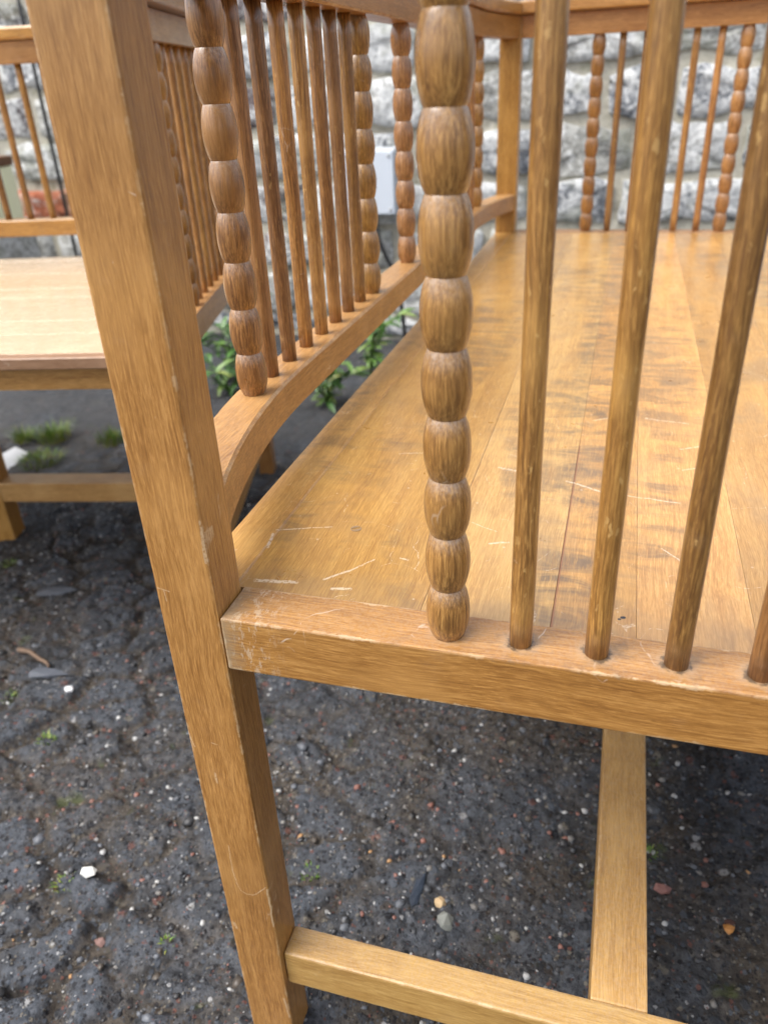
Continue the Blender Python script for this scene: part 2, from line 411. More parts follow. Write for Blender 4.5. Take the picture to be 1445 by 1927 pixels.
# ------------------------------------------------------------------ ground: one sheet, fine near the camera
rng = np.random.default_rng(7)
def hash2(ix, iy, k):
    h = (ix.astype(np.int64) * 374761393 + iy.astype(np.int64) * 668265263 + k * 2246822519) & 0xFFFFFFFF
    h = ((h ^ (h >> 13)) * 1274126177) & 0xFFFFFFFF
    h = h ^ (h >> 16)
    return (h & 0xFFFFFF) / float(0xFFFFFF)
def vnoise(x, y, k=0):
    ix, iy = np.floor(x), np.floor(y)
    fx, fy = x - ix, y - iy
    fx = fx * fx * (3 - 2 * fx); fy = fy * fy * (3 - 2 * fy)
    a, b = hash2(ix, iy, k), hash2(ix + 1, iy, k)
    c, d = hash2(ix, iy + 1, k), hash2(ix + 1, iy + 1, k)
    return (a + (b - a) * fx) * (1 - fy) + (c + (d - c) * fx) * fy
def fbm(x, y, k=0, o=4):
    s, a, t = 0, 0.5, 0
    for i in range(o):
        s = s + a * vnoise(x * 2 ** i, y * 2 ** i, k + i * 17); t += a; a *= 0.5
    return s / t
def worley(x, y, k=0):
    ix, iy = np.floor(x), np.floor(y)
    f1 = np.full(x.shape, 9.0); f2 = np.full(x.shape, 9.0); cid = np.zeros(x.shape)
    for dx in (-1, 0, 1):
        for dy in (-1, 0, 1):
            cx, cy = ix + dx, iy + dy
            px = cx + 0.1 + 0.8 * hash2(cx, cy, k); py = cy + 0.1 + 0.8 * hash2(cx, cy, k + 5)
            d = np.hypot(px - x, py - y)
            nearer = d < f1
            f2 = np.where(nearer, f1, np.minimum(f2, d))
            cid = np.where(nearer, hash2(cx, cy, k + 9), cid)
            f1 = np.where(nearer, d, f1)
    return f1, f2, cid
def sst(x, a, b):
    t = np.clip((x - a) / (b - a), 0, 1); return t * t * (3 - 2 * t)

def ground_height(X, Y):
    wx = X + 0.05 * (fbm(X * 8, Y * 8, 3) - 0.5) + 0.022 * (fbm(X * 38, Y * 38, 13, 3) - 0.5)
    wy = Y + 0.05 * (fbm(X * 8, Y * 8, 4) - 0.5) + 0.022 * (fbm(X * 38, Y * 38, 14, 3) - 0.5)
    ca, sa = math.cos(0.5), math.sin(0.5)
    ux, uy = (wx * ca + wy * sa) * 10.5, (-wx * sa + wy * ca) * 16.0
    f1, f2, cid = worley(ux, uy, 11)
    s1, s2, sid = worley(ux * 2.3 + 4, uy * 2.3, 16)
    joint = sst(fbm(X * 5.2 + 3, Y * 5.2, 19), 0.20, 0.48)                 # some joints are filled, others open
    lump = 1 - (1 - sst(f2 - f1, 0.0, 0.36)) * joint
    sub = 1 - (1 - sst(s2 - s1, 0.0, 0.30)) * sst(fbm(X * 9 + 1, Y * 9, 23), 0.50, 0.66)
    cob = 1 - sst(X + 0.35 * (fbm(X * 2.2, Y * 2.2, 8) - 0.5), -0.14, 0.10)      # broken tarmac on the left, packed soil to the right
    cob = np.maximum(cob, 0.45 * sst(fbm(X * 3.1, Y * 3.1, 21), 0.5, 0.65))
    worn = sst(fbm(X * 4.3 + 7, Y * 4.3, 31), 0.34, 0.50)
    cob = cob * (0.40 + 0.60 * worn)
    far = sst(Y, 1.15, 1.45)                                           # smoother paving towards the wall
    cob = cob * (1 - 0.75 * far)
    flat = lump * (0.5 + 0.5 * sub)
    h = cob * (0.0125 * flat * (0.35 + 0.9 * cid) - 0.004)
    rough_ = 0.35 + 0.65 * (1 - flat * cob)
    h += 0.012 * (fbm(X * 5, Y * 5, 40) - 0.5) + 0.0085 * (fbm(X * 34, Y * 34, 50, 3) - 0.5) * (1 - 0.6 * far) * rough_
    g1, g2, gid = worley(X * 62 + 3 + 1.2 * fbm(X * 60, Y * 60, 62, 2), Y * 62, 61)
    h += 0.0046 * (1 - sst(g1, 0.08, 0.50)) * (gid > 0.50) * (1 - 0.6 * far) * rough_      # bedded grit
    k1, k2, kid = worley(X * 128 + 3, Y * 128, 65)
    h += 0.0018 * (1 - sst(k1, 0.10, 0.52)) * (kid > 0.35) * (1 - 0.5 * far)
    soil = np.clip((1 - lump) * cob * 1.2 + (1 - cob) * sst(fbm(X * 6, Y * 6, 71), 0.22, 0.50), 0, 1)
    return h, soil, lump * cob, far

def axis(parts):
    out = []
    for a, b, d in parts:
        n = max(1, int(round((b - a) / d)))
        out.append(np.linspace(a, b, n, endpoint=False))
    return np.concatenate(out + [[parts[-1][1]]])
gx = axis([(-60, -12, 8.0), (-12, -3, 0.9), (-3, -1.6, 0.06), (-1.6, -0.95, 0.012), (-0.95, 0.62, 0.0034), (0.62, 1.2, 0.02), (1.2, 4, 0.25), (4, 12, 1.0), (12, 60, 8.0)])
gy = axis([(-60, -12, 8.0), (-12, -2, 0.9), (-2, -0.25, 0.05), (-0.25, 0.95, 0.0034), (0.95, 1.5, 0.009), (1.5, 2.5, 0.022), (2.5, 5, 0.3), (5, 12, 1.0), (12, 60, 8.0)])
GX, GY = np.meshgrid(gx, gy)
GH, GS, GL, GF = ground_height(GX, GY)
fade = sst(np.maximum(np.abs(GX), np.abs(GY)), 4, 10)
GH = GH * (1 - fade) - 0.004
nv = GX.size
me = bpy.data.meshes.new('ground')
co = np.stack([GX.ravel(), GY.ravel(), GH.ravel()], 1)
nx, ny = len(gx), len(gy)
ii = (np.arange(ny - 1)[:, None] * nx + np.arange(nx - 1)[None, :]).ravel()
quads = np.stack([ii, ii + 1, ii + 1 + nx, ii + nx], 1)
me.vertices.add(nv); me.vertices.foreach_set('co', co.ravel())
me.loops.add(quads.size); me.loops.foreach_set('vertex_index', quads.ravel().astype(np.int32))
me.polygons.add(len(quads)); me.polygons.foreach_set('loop_start', np.arange(0, quads.size, 4).astype(np.int32))
me.polygons.foreach_set('use_smooth', np.ones(len(quads), bool))
me.update(calc_edges=True)
at = me.attributes.new('soil', 'FLOAT', 'POINT'); at.data.foreach_set('value', GS.ravel().astype(np.float32))
at = me.attributes.new('smooth_paving', 'FLOAT', 'POINT'); at.data.foreach_set('value', GF.ravel().astype(np.float32))

t = NT('wet_broken_tarmac')
p = t.coord('Object')
soil = t.n.new('ShaderNodeAttribute'); soil.attribute_name = 'soil'
pav = t.n.new('ShaderNodeAttribute'); pav.attribute_name = 'smooth_paving'
n1 = t.noise(p, 14, 4, 0.6); n2 = t.noise(p, 130, 4, 0.7); n3 = t.noise(p, 480, 3, 0.7)
tar = t.ramp(n2, [(0.30, (0.028, 0.031, 0.037)), (0.5, (0.055, 0.061, 0.072)), (0.72, (0.094, 0.103, 0.119))])
sol = t.ramp(n2, [(0.30, (0.020, 0.016, 0.012)), (0.52, (0.052, 0.042, 0.032)), (0.75, (0.095, 0.080, 0.063))])
c = t.mix(t.math('MULTIPLY', soil.outputs['Fac'], 0.95), tar, sol)
c = t.mix(t.math('MULTIPLY', t.step(n1, 0.46, 0.64), 0.50), c, (0.018, 0.017, 0.016))
# grit: every grain its own colour, in two sizes
GR = [(0.0, (0.011, 0.011, 0.013)), (0.30, (0.031, 0.036, 0.044)), (0.55, (0.062, 0.072, 0.088)), (0.74, (0.042, 0.032, 0.024)), (0.86, (0.12, 0.052, 0.040)), (0.91, (0.14, 0.125, 0.10)), (0.975, (0.30, 0.30, 0.30))]
hh = None
for sc_, lo, amt, seed in ((72, 0.62, 0.75, 0.0), (165, 0.42, 0.85, 3.7), (330, 0.50, 0.8, 8.1)):
    v = t.n.new('ShaderNodeTexVoronoi'); t.put(v.inputs['Vector'], t.vec('ADD', t.vec('ADD', p, (seed, seed, 0.0)), t.vec('SCALE', t.noisec(p, sc_ * 1.4), s=0.5 / sc_))); v.inputs['Scale'].default_value = sc_
    cs = t.sep(v.outputs['Color'])
    gr = t.ramp(cs[0], GR, 'CONSTANT')
    gm = t.math('MULTIPLY', t.math('SUBTRACT', 1.0, t.step(v.outputs['Distance'], 0.34, 0.50)), t.step(cs[1], lo, lo + 0.04))
    c = t.mix(t.math('MULTIPLY', gm, amt), c, gr)
    hh = t.math('MULTIPLY', gm, 0.5 * 72 / sc_) if hh is None else t.math('ADD', hh, t.math('MULTIPLY', gm, 0.5 * 72 / sc_))
moss = t.math('MULTIPLY', t.step(t.noise(p, 21, 3, 0.6), 0.64, 0.72), soil.outputs['Fac'])
c = t.mix(t.math('MULTIPLY', moss, 0.55), c, (0.052, 0.070, 0.016))
c = t.mix(t.math('MULTIPLY', pav.outputs['Fac'], 0.55), c, t.ramp(n2, [(0.3, (0.024, 0.027, 0.032)), (0.7, (0.075, 0.083, 0.095))]))
wet = t.step(t.noise(p, 6.5, 3, 0.6), 0.42, 0.62)
r = t.math('SUBTRACT', t.math('ADD', 0.44, t.math('MULTIPLY', n3, 0.25)), t.math('MULTIPLY', wet, 0.24))
h = t.math('ADD', t.math('MULTIPLY', n2, 0.6), t.math('ADD', t.math('MULTIPLY', n3, 0.4), hh))
M_GROUND = t.set(color=c, rough=t.math('ADD', r, 0.12), spec=0.20, normal=t.bump(h, 1.0, 0.0020))
ground = link('ground', me, M_GROUND)
tag(ground, 'dark damp broken tarmac and packed soil of the alley', 'ground', kind='structure')

def gz(x, y):
    h_, *_ = ground_height(np.array([[x]]), np.array([[y]]))
    return float(h_[0, 0]) - 0.004

# ------------------------------------------------------------------ rubble wall at the back
WALL_Y = 2.30
wall = empty('stone_wall', (0, WALL_Y, 0))
tag(wall, 'old rubble stone wall with flaking whitewash behind the benches', 'wall')
t = NT('lime_mortar')
p = t.coord('Object')
n = t.noise(p, 40, 5, 0.7); n2 = t.noise(p, 6, 3, 0.6)
c = t.ramp(n, [(0.3, (0.36, 0.34, 0.28)), (0.6, (0.54, 0.515, 0.43)), (0.8, (0.62, 0.60, 0.53))])
c = t.mix(t.math('MULTIPLY', t.step(n2, 0.54, 0.68), 0.45), c, (0.12, 0.11, 0.09))
c = t.mix(t.math('MULTIPLY', t.step(t.noise(p, 15, 3, 0.6), 0.55, 0.7), 0.4), c, (0.20, 0.20, 0.10))
M_MORTAR = t.set(color=c, rough=0.95, spec=0.1, normal=t.bump(n, 0.8, 0.006))

def stone_mat(name, under1, under2, wash):
    t = NT(name)
    p = t.coord('Object'); rnd = t.rand()
    q = t.vec('ADD', p, t.comb(t.math('MULTIPLY', rnd, 31.0), t.math('MULTIPLY', rnd, 17.0), 0.0))
    n1 = t.noise(q, 16, 5, 0.65, 0.4); n2 = t.noise(q, 60, 4, 0.7); n3 = t.noise(q, 7, 3, 0.6)
    base = t.mix(t.step(n2, 0.35, 0.65), under1, under2)
    lim = t.math('ADD', t.math('MULTIPLY', n1, 0.62), t.math('MULTIPLY', n2, 0.38))
    thr = t.math('ADD', 0.55 - 0.13 * wash, t.math('MULTIPLY', t.math('SUBTRACT', rnd, 0.5), 0.13))
    wm = t.step(lim, t.math('SUBTRACT', thr, 0.04), t.math('ADD', thr, 0.12))
    white = t.mix(t.step(n2, 0.3, 0.7), (0.50, 0.515, 0.515), (0.78, 0.79, 0.78))
    c = t.mix(t.math('MULTIPLY', wm, 0.95), base, white)
    c = t.mix(t.math('MULTIPLY', t.step(n3, 0.52, 0.66), 0.5), c, (0.28, 0.29, 0.21))     # lichen and algae
    c = t.mix(t.math('MULTIPLY', t.step(t.noise(q, 13, 5, 0.7), 0.58, 0.72), 0.30), c, (0.13, 0.135, 0.145))
    h = t.math('ADD', t.math('MULTIPLY', n1, 0.7), t.math('MULTIPLY', n2, 0.3))
    return t.set(color=c, rough=0.88, spec=0.2, normal=t.bump(h, 0.9, 0.012))
STONES = [stone_mat('whitewashed_grey_stone', (0.12, 0.13, 0.145), (0.34, 0.355, 0.38), 0.95),
          stone_mat('whitewashed_pale_stone', (0.26, 0.26, 0.24), (0.48, 0.48, 0.45), 0.75),
          stone_mat('whitewashed_purple_stone', (0.10, 0.08, 0.082), (0.24, 0.20, 0.20), 0.55)]
M_RED = stone_mat('red_brick_flaking', (0.34, 0.105, 0.060), (0.50, 0.19, 0.105), -0.35)

me = box_mesh('mortar_bed', -4.2, 2.6, 0.0, 0.45, -0.05, 1.282, bev=0.0)
link('mortar_bed', me, M_MORTAR, wall)
me = box_mesh('coping', -4.25, 2.65, -0.05, 0.50, 1.283, 1.37, bev=0.012)
link('coping', me, STONES[1], wall)

def stone_mesh(w, h, d, rnd):
    nx_, nz_ = max(3, int(w / 0.05)), 4
    vs_, fs = [], []
    rc = min(w, h) * rnd.uniform(0.06, 0.14)
    ph = [rnd.uniform(0, 6.28) for _ in range(6)]
    tilt = (rnd.uniform(-0.05, 0.05), rnd.uniform(-0.10, 0.06))
    def ring(sx, sz, y, jit):
        pts = []
        for i in range(nx_ + 1): pts.append((-1 + 2 * i / nx_, -1))
        for j in range(1, nz_ + 1): pts.append((1, -1 + 2 * j / nz_))
        for i in range(1, nx_ + 1): pts.append((1 - 2 * i / nx_, 1))
        for j in range(1, nz_): pts.append((-1, 1 - 2 * j / nz_))
        o = []
        for (a, b) in pts:
            x, z = a * w / 2, b * h / 2
            # round the corners
            ex, ez = max(0, abs(x) - (w / 2 - rc)), max(0, abs(z) - (h / 2 - rc))
            if ex > 0 and ez > 0:
                l = math.hypot(ex, ez)
                if l > rc:
                    x = math.copysign(w / 2 - rc + ex / l * rc, x); z = math.copysign(h / 2 - rc + ez / l * rc, z)
            wob = 0.007 * math.sin(a * 3.1 + ph[0] + b * 2) + 0.006 * math.sin(a * 7 + b * 5 + ph[1]) + 0.004 * math.sin(a * 17 + b * 11 + ph[2])
            x *= sx; z = z * sz + wob
            o.append((x + 0.4 * wob, y + tilt[0] * x + tilt[1] * z + rnd.uniform(-jit, jit), z))
        return o
    r0 = ring(1.0, 1.0, 0.02, 0.0); r1 = ring(0.985, 0.97, -d * 0.55, 0.003); r2 = ring(0.970, 0.93, -d, 0.003); r3 = ring(0.55, 0.5, -d * 1.02, 0.006)
    n_ = len(r0)
    vs_ = r0 + r1 + r2 + r3
    for k in range(3):
        for i in range(n_):
            j = (i + 1) % n_
            fs.append((k * n_ + i, k * n_ + j, (k + 1) * n_ + j, (k + 1) * n_ + i))
    vs_.append((0, -d * 1.02, 0)); c_ = len(vs_) - 1
    for i in range(n_): fs.append((3 * n_ + i, 3 * n_ + (i + 1) % n_, c_))
    return mesh('stone', vs_, fs, smooth=True)

rnd = random.Random(21)
rows = [SEAT - 0.128 + 0.149 * k for k in range(-3, 7)]
rows[0] = 0.02
for ri in range(len(rows) - 1):
    z0, z1 = rows[ri], rows[ri + 1]
    x = -4.1 + rnd.uniform(0, 0.2)
    # joints seen in the photograph
    fixed = {5: [0.130, 0.325], 4: [-0.045, 0.24], 6: [0.30], 3: [-1.99, -1.70, -0.06, 0.20]}.get(ri, [])
    while x < 2.45:
        w = rnd.uniform(0.20, 0.46)
        for fx in fixed:
            if x < fx < x + w + 0.12: w = max(0.06, fx - x)
        if x + w > 2.55: w = 2.55 - x
        if w < 0.08: break
        gap = rnd.uniform(0.016, 0.040)
        gz_ = rnd.uniform(0.014, 0.036)
        cx, cz = x + w / 2, (z0 + z1) / 2
        red = (ri == 3 and -2.02 < cx < -1.62)
        d = rnd.uniform(0.006, 0.018)
        me = stone_mesh(w - gap, z1 - z0 - gz_, d, rnd)
        m_ = M_RED if red else rnd.choices(STONES, (5, 3, 2))[0]
        link('stone', me, m_, wall, (cx, 0.0, cz + rnd.uniform(-0.004, 0.004)))
        x += w

# ------------------------------------------------------------------ the benches
def bead_profile(length, n, rm, rg, seed):
    rd = random.Random(seed)
    bh = length / n; pr = []; br = []
    m = 14
    cuts = [0.0] + [i * bh + rd.uniform(-0.0009, 0.0009) for i in range(1, n)] + [length]
    for i in range(n):
        if i: br.append(len(pr))
        rmi = rm * (1 + rd.uniform(-0.018, 0.018)); pw = rd.uniform(1.9, 2.2)
        for k in range(m + 1):
            tt = 0.5 - 0.5 * math.cos(math.pi * k / m)
            u = abs(2 * tt - 1)
            r = rg + (rmi - rg) * (1 - u ** pw) ** 0.88
            if (i == 0 and tt < 0.5) or (i == n - 1 and tt > 0.5): r -= 0.0010 * u ** 2
            pr.append((r, cuts[i] + (cuts[i + 1] - cuts[i]) * tt))
    return pr, br
def bobbin(length, n, rm, rg, seed):
    pr, br = bead_profile(length, n, rm, rg, seed)
    return lathe_mesh('bobbin_spindle', pr, 28, 0.0, seed, set(br))
def rod_profile(length, r):
    k = 14
    return [(r * (1 + 0.025 * math.sin(3.1 * i / k * math.pi)), length * i / k) for i in range(k + 1)]

H_ARM, Z_RAIL0, Z_RAIL1 = 0.3668, 0.0440, 0.0775
ME_BOB_END = [bobbin(H_ARM + 0.002, 10, 0.01345, 0.0099, k) for k in range(4)]
ME_ROD_END = [lathe_mesh('spindle', rod_profile(H_ARM + 0.002, 0.0069), 18, 0.012, k) for k in range(3)]
ME_BOB_BACK = [bobbin(H_ARM - Z_RAIL1 + 0.002, 8, 0.01315, 0.0097, k + 5) for k in range(4)]
ME_ROD_BACK = [lathe_mesh('spindle', rod_profile(H_ARM - Z_RAIL1 + 0.002, 0.0069), 18, 0.012, k + 5) for k in range(3)]
for mset in (ME_BOB_END, ME_BOB_BACK):
    for m_ in mset: m_.materials.append(W_TURN)
for mset in (ME_ROD_END, ME_ROD_BACK):
    for m_ in mset: m_.materials.append(W_SPIN)

def bow(y, Lt):
    d = min(y, Lt - y) - 0.036
    tt = max(0.0, min(1.0, d / 0.25))
    return -0.003 - 0.038 * (1 - (1 - tt) ** 2.1)

def curved_rail(name, Lt, z0, z1, width, xoff=0.0, y0=0.0362, ch=0.0022):
    n_ = 60
    ys = []
    for i in range(n_ + 1):
        u = i / n_
        ys.append(y0 + (Lt - 2 * y0) * (u + 0.055 * math.sin(4 * math.pi * u) * -1))
    vs_, fs = [], []
    for y in ys:
        xi = bow(y, Lt) + xoff
        xo = xi - width
        sec = [(xi, z0 + ch), (xi, z1 - ch), (xi - ch, z1), (xo + ch, z1), (xo, z1 - ch), (xo, z0 + ch), (xo + ch, z0), (xi - ch, z0)]
        vs_ += [(x, y, z) for x, z in sec]
    for i in range(n_):
        for j in range(8):
            k = (j + 1) % 8
            fs.append((i * 8 + j, (i + 1) * 8 + j, (i + 1) * 8 + k, i * 8 + k))
    fs.append(tuple(range(8))); fs.append(tuple(n_ * 8 + j for j in range(7, -1, -1)))
    bm = bmesh.new()
    me = mesh(name, vs_, fs)
    bm.from_mesh(me); bmesh.ops.recalc_face_normals(bm, faces=bm.faces); bm.to_mesh(me); bm.free()
    at = me.attributes.new('chamfer', 'FLOAT', 'FACE')
    at.data.foreach_set('value', np.array([1.0 if (f < n_ * 8 and (f % 8) in (1, 3, 5, 7)) else 0.0 for f in range(len(me.polygons))], np.float32))
    return me

def settle(name, loc, rz, Lt, back, seat_mat, warp=None, mid=None):
    root = empty(name, loc, rz)
    zs = SEAT
    def add(nm, me, mat, parent=root):
        if warp:
            co_ = np.empty(len(me.vertices) * 3); me.vertices.foreach_get('co', co_); co_ = co_.reshape(-1, 3)
            co_[:, 1] = warp(co_[:, 0], co_[:, 1]); me.vertices.foreach_set('co', co_.ravel()); me.update()
        o = link(nm, me, mat, parent)
        o['dims'] = tuple(float(v) for v in o.dimensions) if 'chamfer' not in me.attributes else (9.0, 9.0, 9.0)
        return o
    def spin(nm, meshes, x, y, z, k):
        yy = float(warp(np.array(x), np.array(y))) if warp else y
        o = bpy.data.objects.new(nm, meshes[k % len(meshes)])
        col.objects.link(o); o.parent = root
        o.location = (x, yy, z); o.rotation_euler = (0, 0, (k * 2.399) % 6.28)
        return o
    XF0, XF1 = 0.620, 0.6636
    top = zs + 0.4062
    for (xa, xb) in ((-0.0436, 0.0), (XF0, XF1)):
        for (ya, yb) in ((0.0, 0.036), (Lt - 0.036, Lt)):
            add('post', box_mesh('post', xa, xb, ya, yb, -0.012, top, 0.0026), W_POST if (xa < 0 and ya == 0.0 and warp is None) else W['z'])
    for i, (ya, yb) in enumerate(((-0.0004, 0.0382), (Lt - 0.0382, Lt + 0.0004))):
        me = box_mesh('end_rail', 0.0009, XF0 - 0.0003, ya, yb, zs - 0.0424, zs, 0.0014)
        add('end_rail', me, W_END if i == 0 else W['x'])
        for k in range(7):
            x = XB + k * S
            y = YS if i == 0 else Lt - YS
            spin('bobbin_spindle' if k in (0, 6) else 'spindle', ME_BOB_END if k in (0, 6) else ME_ROD_END, x, y, zs - 0.001, k + 3 * i)
        ya, yb = (0.004, 0.034) if i == 0 else (Lt - 0.034, Lt - 0.004)
        add('arm_rail', box_mesh('arm_rail', 0.0003, XF0 - 0.0003, ya, yb, zs + H_ARM, zs + 0.4060, 0.0018), W['x'])
        ya, yb = (-0.020, 0.052) if i == 0 else (Lt - 0.052, Lt + 0.020)
        add('armrest', box_mesh('armrest', -0.088, 0.69, ya, yb, zs + 0.4068, zs + 0.4290, 0.0045, 3), W['x'])
        ya, yb = (0.006, 0.034) if i == 0 else (Lt - 0.034, Lt - 0.006)
        add('end_stretcher', box_mesh('end_stretcher', 0.0003, XF0 - 0.0003, ya, yb, zs - 0.4200, zs - 0.3760, 0.0022), W_PALE['x'])
    # seat boards
    edges = [-0.0430, -0.0060, 0.1270, 0.2110, 0.2630, 0.3330, 0.4120, 0.4900, 0.5650, 0.6630, 0.6850]
    for i in range(len(edges) - 1):
        a, b = edges[i] + 0.00010, edges[i + 1] - 0.00010
        ya = 0.0366 if i == 0 else 0.0386
        add('seat_board', box_mesh('seat_board', a, b, ya, Lt - ya, zs - 0.0170, zs - 0.0009 - 0.00012 * (i % 3), 0.00018 if 0 < i < len(edges) - 2 else 0.0012, 1), seat_mat if i < len(edges) - 2 else W_NOSE)
    add('seat_rail', box_mesh('seat_rail', -0.036, -0.010, 0.037, Lt - 0.037, zs - 0.056, zs - 0.0175, 0.0015), W['y'])
    add('seat_rail', box_mesh('seat_rail', 0.640, 0.668, 0.037, Lt - 0.037, zs - 0.052, zs - 0.0175, 0.0015), W['y'])
    # the back, bowed outwards between the posts
    add('back_rail', curved_rail('back_rail', Lt, zs + Z_RAIL0, zs + Z_RAIL1, 0.0375), W['y'])
    add('back_rail', curved_rail('back_rail', Lt, zs + H_ARM, zs + 0.4060, 0.0375), W['y'])
    add('back_cap', curved_rail('back_cap', Lt, zs + 0.4068, zs + 0.4285, 0.058, 0.010, 0.0525, 0.004), W['y'])
    for k, (kind, y) in enumerate(back):
        x = bow(y, Lt) - 0.0195
        if kind == 'b': spin('bobbin_spindle', ME_BOB_BACK, x, y, zs + Z_RAIL1 - 0.001, k)
        else: spin('spindle', ME_ROD_BACK, x, y, zs + Z_RAIL1 - 0.001, k + 1)
    # long stretcher with its middle leg
    ym = Lt / 2 if mid is None else mid
    add('long_stretcher', box_mesh('long_stretcher', 0.2660, 0.3120, 0.0343, ym - 0.0193, zs - 0.4195, zs - 0.3765, 0.002), W_PALE['y'])
    add('long_stretcher', box_mesh('long_stretcher', 0.2660, 0.3120, ym + 0.0193, Lt - 0.0343, zs - 0.4195, zs - 0.3765, 0.002), W_PALE['y'])
    add('middle_leg', box_mesh('middle_leg', 0.2650, 0.3130, ym - 0.019, ym + 0.019, -0.010, zs - 0.0175, 0.002), W['z'])
    # countersunk screws in the seat
    for (x, y) in ((0.0528, 0.1321), (0.0528, Lt - 0.1321), (0.53, 0.1321), (0.53, Lt - 0.1321)):
        vs_, fs = [], []
        sg = 18
        for (r_, z_) in ((0.0044, 0.0), (0.0042, 0.00025), (0.0036, 0.0003)):
            for j in range(sg):
                aa = 2 * math.pi * j / sg
                vs_.append((r_ * math.cos(aa), r_ * math.sin(aa), z_))
        for i in range(2):
            for j in range(sg):
                k = (j + 1) % sg
                fs.append((i * sg + j, i * sg + k, (i + 1) * sg + k, (i + 1) * sg + j))
        # two half discs leave the slot open
        for sgn in (1, -1):
            half = [j for j in range(sg) if sgn * math.sin(2 * math.pi * (j + 0.25) / sg) > 0.15]
            fs.append(tuple(2 * sg + j for j in half))
        me = mesh('screw', vs_, fs)
        o = link('screw', me, M_SCREW, root, (x, float(warp(np.array(x), np.array(y))) if warp else y, zs - 0.00085))
        o.rotation_euler = (0, 0, 0.6)
    return root

M_SCREW = plain('tarnished_screw', (0.33, 0.22, 0.12), 0.5, 0.5, 0.3, 900)

LA = 1.4864
yb1, sb = 0.2071, 0.0446
half = [('b', yb1)] + [('r', yb1 + i * sb) for i in range(1, 8)] + [('b', yb1 + 8 * sb)]
backA = half + [('b', LA / 2)] + [(k, LA - y) for k, y in reversed(half)]
benchA = settle('wooden_settle', (0, 0, 0), 0.0, LA, backA, W_SEAT)
tag(benchA, 'large near honey brown settle with bobbin turned spindles, seen from its end', 'bench', 'spindle benches')

LB = 1.12
backB = [('b', 0.17)] + [('r', 0.571 + 0.0525 * i) for i in range(-7, 8)] + [('b', 0.571 + 0.0525 * 8)]
kB = 0.065
def warpB(x, y): return y - kB * (0.664 - x) * (y / LB)
thB = -1.37031331
TB = np.array([-0.9596973, 1.0892409]) + np.array([[math.cos(thB), -math.sin(thB)], [math.sin(thB), math.cos(thB)]]) @ np.array([0.0, -0.63])
benchB = settle('wooden_settle', (TB[0], TB[1], 0.0), thB, LB, backB, W_SEAT_SHEEN, warp=warpB, mid=0.578)
tag(benchB, 'smaller spindle back settle standing behind the corner post on the left', 'bench', 'spindle benches')

# ------------------------------------------------------------------ things on and by the wall
M_BOX = plain('pale_grey_plastic', (0.66, 0.72, 0.80), 0.45, 0.4, 0.04, 20, bump=0.02)
mb = empty('meter_box', (-0.575, WALL_Y - 0.045, SEAT + 0.02))
tag(mb, 'pale grey plastic meter box fixed to the stone wall', 'meter box')
link('housing', box_mesh('housing', -0.095, 0.095, -0.030, 0.05, -0.100, 0.100, 0.010, 3), plain('grey_box_body', (0.50, 0.53, 0.56), 0.5, 0.4, 0.05), mb)
link('door', box_mesh('door', -0.089, 0.089, -0.038, -0.031, -0.094, 0.094, 0.007, 3), M_BOX, mb)
for sx in (-1, 1):
    for sz in (-1, 1):
        o = link('screw', lathe_mesh('screw', [(0.0055, 0), (0.0055, 0.002), (0.003, 0.003)], 12), plain('box_screw', (0.45, 0.47, 0.49), 0.4), mb, (sx * 0.075, -0.038, sz * 0.080))
        o.rotation_euler = (R(90), 0, 0)

def tube(name, pts, r, seg=8, closed_tip=True):
    vs_, fs = [], []
    P = [Vector(p_) for p_ in pts]
    for i, p_ in enumerate(P):
        d = (P[min(i + 1, len(P) - 1)] - P[max(i - 1, 0)]).normalized()
        a = d.orthogonal().normalized(); b = d.cross(a)
        rr = r(i / (len(P) - 1)) if callable(r) else r
        for j in range(seg):
            an = 2 * math.pi * j / seg
            vs_.append(p_ + a * rr * math.cos(an) + b * rr * math.sin(an))
    for i in range(len(P) - 1):
        for j in range(seg):
            k = (j + 1) % seg
            fs.append((i * seg + j, i * seg + k, (i + 1) * seg + k, (i + 1) * seg + j))
    fs.append(tuple(range(seg - 1, -1, -1))); fs.append(tuple((len(P) - 1) * seg + j for j in range(seg)))
    return mesh(name, vs_, fs, True)
def bez(p0, p1, p2, p3, n_=14):
    o = []
    for i in range(n_ + 1):
        u = i / n_
        o.append(tuple((1 - u) ** 3 * a + 3 * u * (1 - u) ** 2 * b + 3 * u * u * (1 - u) * c_ + u ** 3 * d for a, b, c_, d in zip(p0, p1, p2, p3)))
    return o
M_BLACK = plain('black_rubber', (0.018, 0.018, 0.019), 0.5, 0.5, 0.2)
wy = WALL_Y - 0.075
cb = link('cable', tube('cable', bez((-0.56, wy + 0.03, SEAT - 0.082), (-0.555, wy, SEAT - 0.14), (-0.54, wy, SEAT - 0.18), (-0.508, wy, SEAT - 0.24)) + bez((-0.505, wy, SEAT - 0.25), (-0.48, wy, SEAT - 0.32), (-0.47, wy, SEAT - 0.40), (-0.47, wy + 0.01, 0.01))[1:], 0.0075), M_BLACK)
tag(cb, 'black cable running down the wall below the meter box', 'cable')
pp = link('drain_pipe', tube('drain_pipe', [(-1.735, WALL_Y - 0.07, z) for z in (-0.02, 0.4, 0.8, 1.0, 1.27)], 0.006, 10), M_BLACK)
tag(pp, 'dark vertical pipe on the wall behind the left settle', 'pipe')

